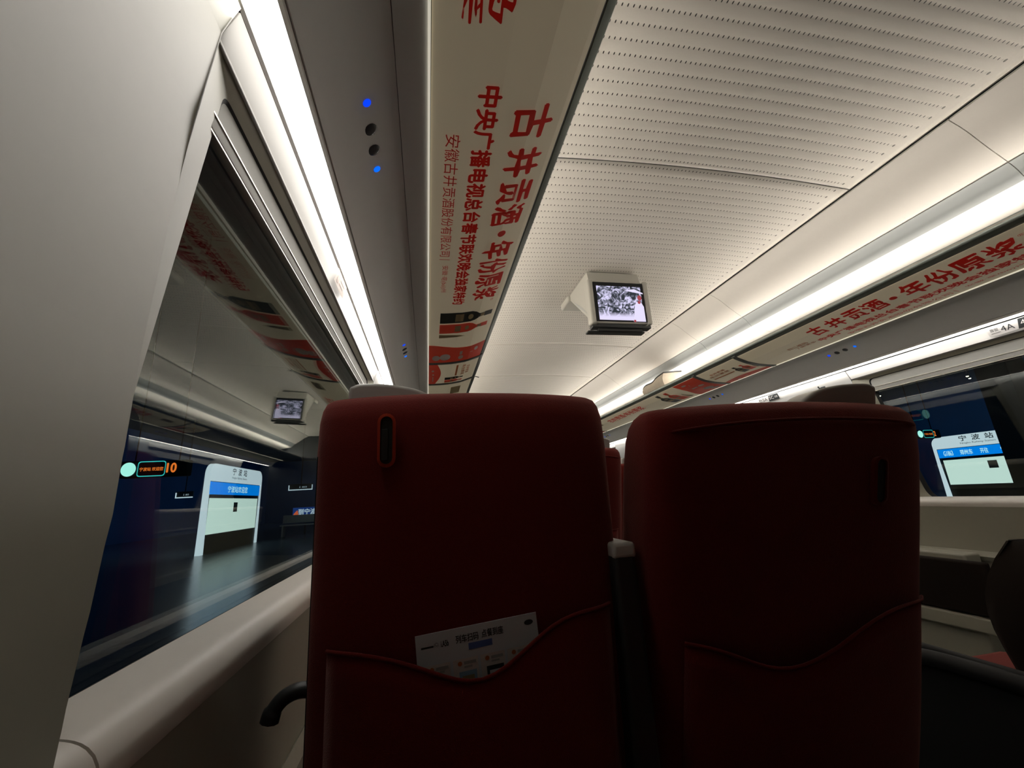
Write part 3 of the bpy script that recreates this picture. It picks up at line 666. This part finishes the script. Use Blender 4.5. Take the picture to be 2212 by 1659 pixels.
# low box by the right wall and a bag across the aisle
cb = empty('wall_cabinet', (1.33, 1.84, 0), 'low dark brown cabinet with a pale grey surround against the right wall', 'cabinet')
box('surround', (-.02, -.13, 0), (.08, .34, .66), M_WALL, cb, .01); M_BRN = mat('brown_panel', (.016, .011, .008), .85, .15, noise=.1)
box('dark_panel', (-.06, -.22, .40), (-.018, .17, .635), M_BRN, cb, .01); box('ledge', (-.07, -.26, .33), (-.015, .34, .395), M_WALL, cb, .008)
bg = empty('shoulder_bag', (.50, .985, .462), 'dark brown bag on the seat across the aisle at the right edge', 'bag')
def blob():
    vs, fs = [], []; n, m = 20, 9
    for j in range(m):
        t = j/(m-1); z = .38*t; k = (1-t**4*.6)*(.85+.15*math.sin(t*3))
        for i in range(n):
            x, y = sect(2*math.pi*i/n, .13*k, .10*k, 3); vs.append((x+.015*math.sin(t*5+i), y+.01*math.sin(i*1.7), z))
    for j in range(m-1):
        for i in range(n): fs.append((j*n+i, j*n+(i+1) % n, (j+1)*n+(i+1) % n, (j+1)*n+i))
    fs.append(tuple(range(n))); fs.append(tuple(range((m-1)*n, m*n))); return vs, fs
mesh('body', *blob(), M_BRN, bg, 60)

# ------------------------------------------------------------------ the station outside
M_PLAT = mat('platform_stone', (.075, .10, .125), .25, .9, noise=.2, nscale=3, bump=.8, bscale=5)
M_NIGHT = mat('hall_haze_blue', (.030, .10, .20), .6, .3, noise=.3, nscale=.6); M_NDARK = mat('hall_dark', (.02, .035, .05), .7, .2)  # blue put into the hall walls for the haze around the signs
M_SIGNW = mat('sign_white', (.72, .78, .80), .4, .4, emit=(.74, .88, .92), estr=.8)
M_SIGNP = lamp_mat('sign_panel_light', (.66, .85, .74), .95); M_SIGNB = lamp_mat('sign_blue_light', (.0, .24, .86), 1.0); M_SIGNT = lamp_mat('sign_text_light', (.55, .95, 1), 1.0)
M_FRAME = mat('sign_frame', (.010, .024, .05), .5, .3)
struct(box('platform', (-14.5, -6, -.35), (-1.95, 40, 0), M_PLAT)); struct(box('platform', (15, -6, -.35), (26, 40, 0), M_PLAT)); struct(box('track_bed', (1.9, -6, -1.3), (15, 40, -1.2), M_NDARK))
struct(box('wall_hall_left', (-14.8, -6, 0), (-14.5, 40, 6), M_NIGHT)); struct(box('wall_hall_right', (26, -6, 0), (26.3, 40, 7), M_NIGHT)); struct(box('wall_hall_far', (-15, 40, -1), (27, 40.3, 7), M_NIGHT))
struct(box('canopy', (-14.5, -6, 5), (-2.2, 40, 5.2), M_NDARK)); struct(box('canopy', (6, -6, 7), (26, 40, 7.2), M_NDARK))
def station_sign(x, y0, y1, face, body, label):
    """board on two legs; face=+1 looks to +x"""
    r = empty('platform_sign', (x, (y0+y1)/2, 0), label, 'sign', 'lit platform signs'); L = (y1-y0)/2
    fx = lambda k: face*k
    def put(p, name, k, m, par=r): return p.put(name, lambda u, v: Vector((face*(.06+k), u*-face*-1 if False else u, v)), m, par)
    # white arch: legs and header in one frame
    out = []
    for i in range(9): a = math.pi-math.pi/2*i/8; out.append((-L+.30+.30*math.cos(a), 2.10+.30*math.sin(a)))
    for i in range(9): a = math.pi/2-math.pi/2*i/8; out.append((L-.30+.30*math.cos(a), 2.10+.30*math.sin(a)))
    prof = [(-L-.02, 0)]+out+[(L+.02, 0), (L-.16, 0), (L-.08, 1.92), (-L+.08, 1.92), (-L+.16, 0)]
    n = len(prof); vs = [(-.06, u, v) for u, v in prof]+[(.06, u, v) for u, v in prof]
    mesh('white_frame', vs, [tuple(range(n)), tuple(range(n, 2*n))]+[(i, (i+1) % n, n+(i+1) % n, n+i) for i in range(n)], M_SIGNW, r, 30)
    box('dark_back', (-.03, -L+.10, 0), (.03, L-.10, 1.92), M_FRAME, r)
    box('blue_display', (-.05, -L+.13, 1.56), (.05, L-.13, 1.90), M_SIGNB, r); box('route_panel', (-.045, -L+.20, .50), (.045, L-.22, 1.46), M_SIGNP, r)
    d = face     # reading direction along y so that the text reads right from the train
    R = -1 if face < 0 else 1
    f = lambda k: (lambda u, v: Vector((face*(.061+k), u*R, v)))
    p = Print()
    for i, ch in enumerate('宁波站'): p.text(ch, body[0]+.41*i, body[0]+.25+.41*i, 2.15, 2.36, .012)
    p.text('Ningbo Railway Station', body[0], body[0]+1.10, 2.02, 2.10); p.put('station_name', f(0), M_FRAME, r)
    p = Print()
    for tx, a, b in body[1]: p.text(tx, a, b, 1.63, 1.82, .014)
    p.put('display_lettering', f(-.008), M_SIGNT, r)
    Print().rect(-.18, 1.06, .10, 1.34).put('grey_patch', f(-.013), M_GREY, r)
    return r
station_sign(-7.1, 13.12, 16.95, 1, (-.52, (('宁波站欢迎您', -.70, .74),)), 'lit white and blue station sign on the platform outside the left window')
station_sign(19.5, 10.4, 14.0, -1, (-.82, (('G1863', -1.48, -1.16), ('郑州东', -.92, -.52), ('开往', -.28, -.04), ('宁', .33, .45))), 'lit white and blue station sign far across the tracks outside the right window')
def hanging(x, y, z, w, num, label):
    r = empty('hanging_sign', (x, y, z), label, 'sign', 'hanging platform number signs'); h = w*.14
    M_T = lamp_mat('teal_light', (.05, .72, .66), .9); M_C = lamp_mat('disc_light', (.45, 1, .84), 1.1); M_O = lamp_mat('orange_light', (1, .22, .03), 1.0)
    box('case', (-w*.62, 0, -h*1.2), (w*.62, .12, h*1.2), M_FRAME, r, .02)
    for q in (-.4, .4): box('hanger', (q*w-.005, .055, h), (q*w+.005, .065, (5 if x < 0 else 7)-z), M_BLACK, r)
    f = lambda u, v: Vector((u, -.006, v))
    Print().disc(-.44*w, 0, h*.95, h*1.0, 28).put('green_disc', f, M_C, r)
    p = Print(); a = rquad(-.28*w, -.28*w, .22*w, .22*w, -h*1.1, h*1.1, (.06*w,)*4); b = rquad(-.268*w, -.268*w, .208*w, .208*w, -h*.98, h*.98, (.055*w,)*4); a = [(v.x, v.y) for v in a]; b = [(v.x, v.y) for v in b]
    p.strip(a+[a[0]], b+[b[0]]).put('teal_outline', f, M_T, r)
    Print().text('宁波站 欢迎您', -.24*w, .18*w, -h*.30, h*.22, .01).put('orange_lettering', f, M_O, r); Print().text(num, .245*w, (.245+.17*len(num)/2)*w, -h*.62, h*.72, .03).put('track_number', f, M_O, r)
hanging(-4.50, 6, 1.62, .60, '10', 'hanging platform sign with green disc and orange number 10'); hanging(7.66, 6, 1.71, .45, '2', 'hanging platform sign with green disc and orange number 2')
box('column', (-.35, -.35, 0), (.35, .35, 6), M_FRAME).location = (14.6, 8.52, 0)
c = bpy.data.objects['column']; tag(c, 'dark station column cutting off the right end of the far platform sign', 'column')
M_ICE = lamp_mat('exit_light', (.75, .92, 1), .8)
for x, y, z, w, lb in ((-10.95, 20, 1.78, .62, 'dim U-shaped exit sign left of the station sign'), (-6.55, 20, 1.86, .95, 'dim U-shaped exit sign right of the station sign')):
    e = empty('exit_sign', (x, y, z), lb, 'sign', 'exit signs'); box('board', (-w/2, .02, -.05), (w/2, .10, .20), M_BLACK, e); box('hanger', (-.02, .05, .2), (.02, .07, 5-z), M_BLACK, e)
    box('light_bar', (-w/2, -.02, -.06), (w/2, .03, -.02), M_ICE, e); box('light_bar', (-w/2, -.02, -.06), (-w/2+.025, .03, .16), M_ICE, e)
    if x > -8: box('light_bar', (w/2-.025, -.02, -.06), (w/2, .03, .16), M_ICE, e)
    Print().text('↓', -.06*w, -.01*w, .03, .12).text('出口', .06*w, .25*w, .04, .10).put('lettering', lambda u, v: Vector((u, .018, v)), M_ICE, e)
bb = empty('billboard', (-6.35, 20.3, .88), 'small lit blue and orange advertising board beside the leaflet seat, far along the platform', 'billboard')
box('panel', (-.52, 0, -.20), (.52, .08, .20), lamp_mat('board_blue', (.01, .05, .24), .8), bb); box('post', (-.03, .03, -.88), (.03, .06, -.2), M_BLACK, bb)
Print().text('到宁波', -.30, .40, -.12, .14, .02).put('lettering', lambda u, v: Vector((u, -.003, v)), M_ICE, bb); Print().poly([(-.5, -.18), (-.28, -.1), (-.34, .1), (-.48, -.05)]).put('orange_shape', lambda u, v: Vector((u, -.004, v)), lamp_mat('board_orange', (.9, .16, .05), .8), bb)
be = empty('platform_bench', (-6.2, 19, 0), 'dim metal bench far along the left platform', 'bench')
box('bench_seat', (-.7, -.2, .40), (.7, .2, .44), M_GREY, be); box('bench_back', (-.7, .18, .5), (.7, .22, .8), M_GREY, be)
for q in (-.6, .6): box('leg', (q-.03, -.15, 0), (q+.03, .15, .4), M_GREY, be)
for i, (x, y, z) in enumerate(((17, 14, 4.3), (19.5, 15.5, 4.6), (22, 13.6, 5.0), (24.5, 15, 5.3))):
    e = empty('platform_lamp', (x, y, z), 'tiny lit lamp over the far platform, %s from the left through the right window' % ('first', 'second', 'third', 'fourth')[i], 'lamp', 'far platform lamps')
    stud('bulb', Vector((0, 0, 0)), Vector((1, 0, 0)), Vector((0, 0, -1)), .05, lamp_mat('far_lamp', (1, .9, .65), 6), e, .6); box('stem', (-.015, -.015, 0), (.015, .015, 7-z), M_BLACK, e)
def area(name, loc, rot, size, col, power):
    l = bpy.data.lights.new(name, 'AREA'); l.shape = 'RECTANGLE'; l.size, l.size_y = size; l.color = col; l.energy = power
    o = bpy.data.objects.new(name, l); COL.objects.link(o); o.location = loc; o.rotation_euler = rot; return o
area('blue_fill', (-9.5, 28, 2.4), (0, math.radians(90), 0), (2.5, 30), (.16, .46, 1), 70); area('blue_fill', (22, 14, 6), (0, 0, 0), (3, 12), (.30, .60, 1), 80)  # unseen blue lights added; the left one tints the hall wall like haze
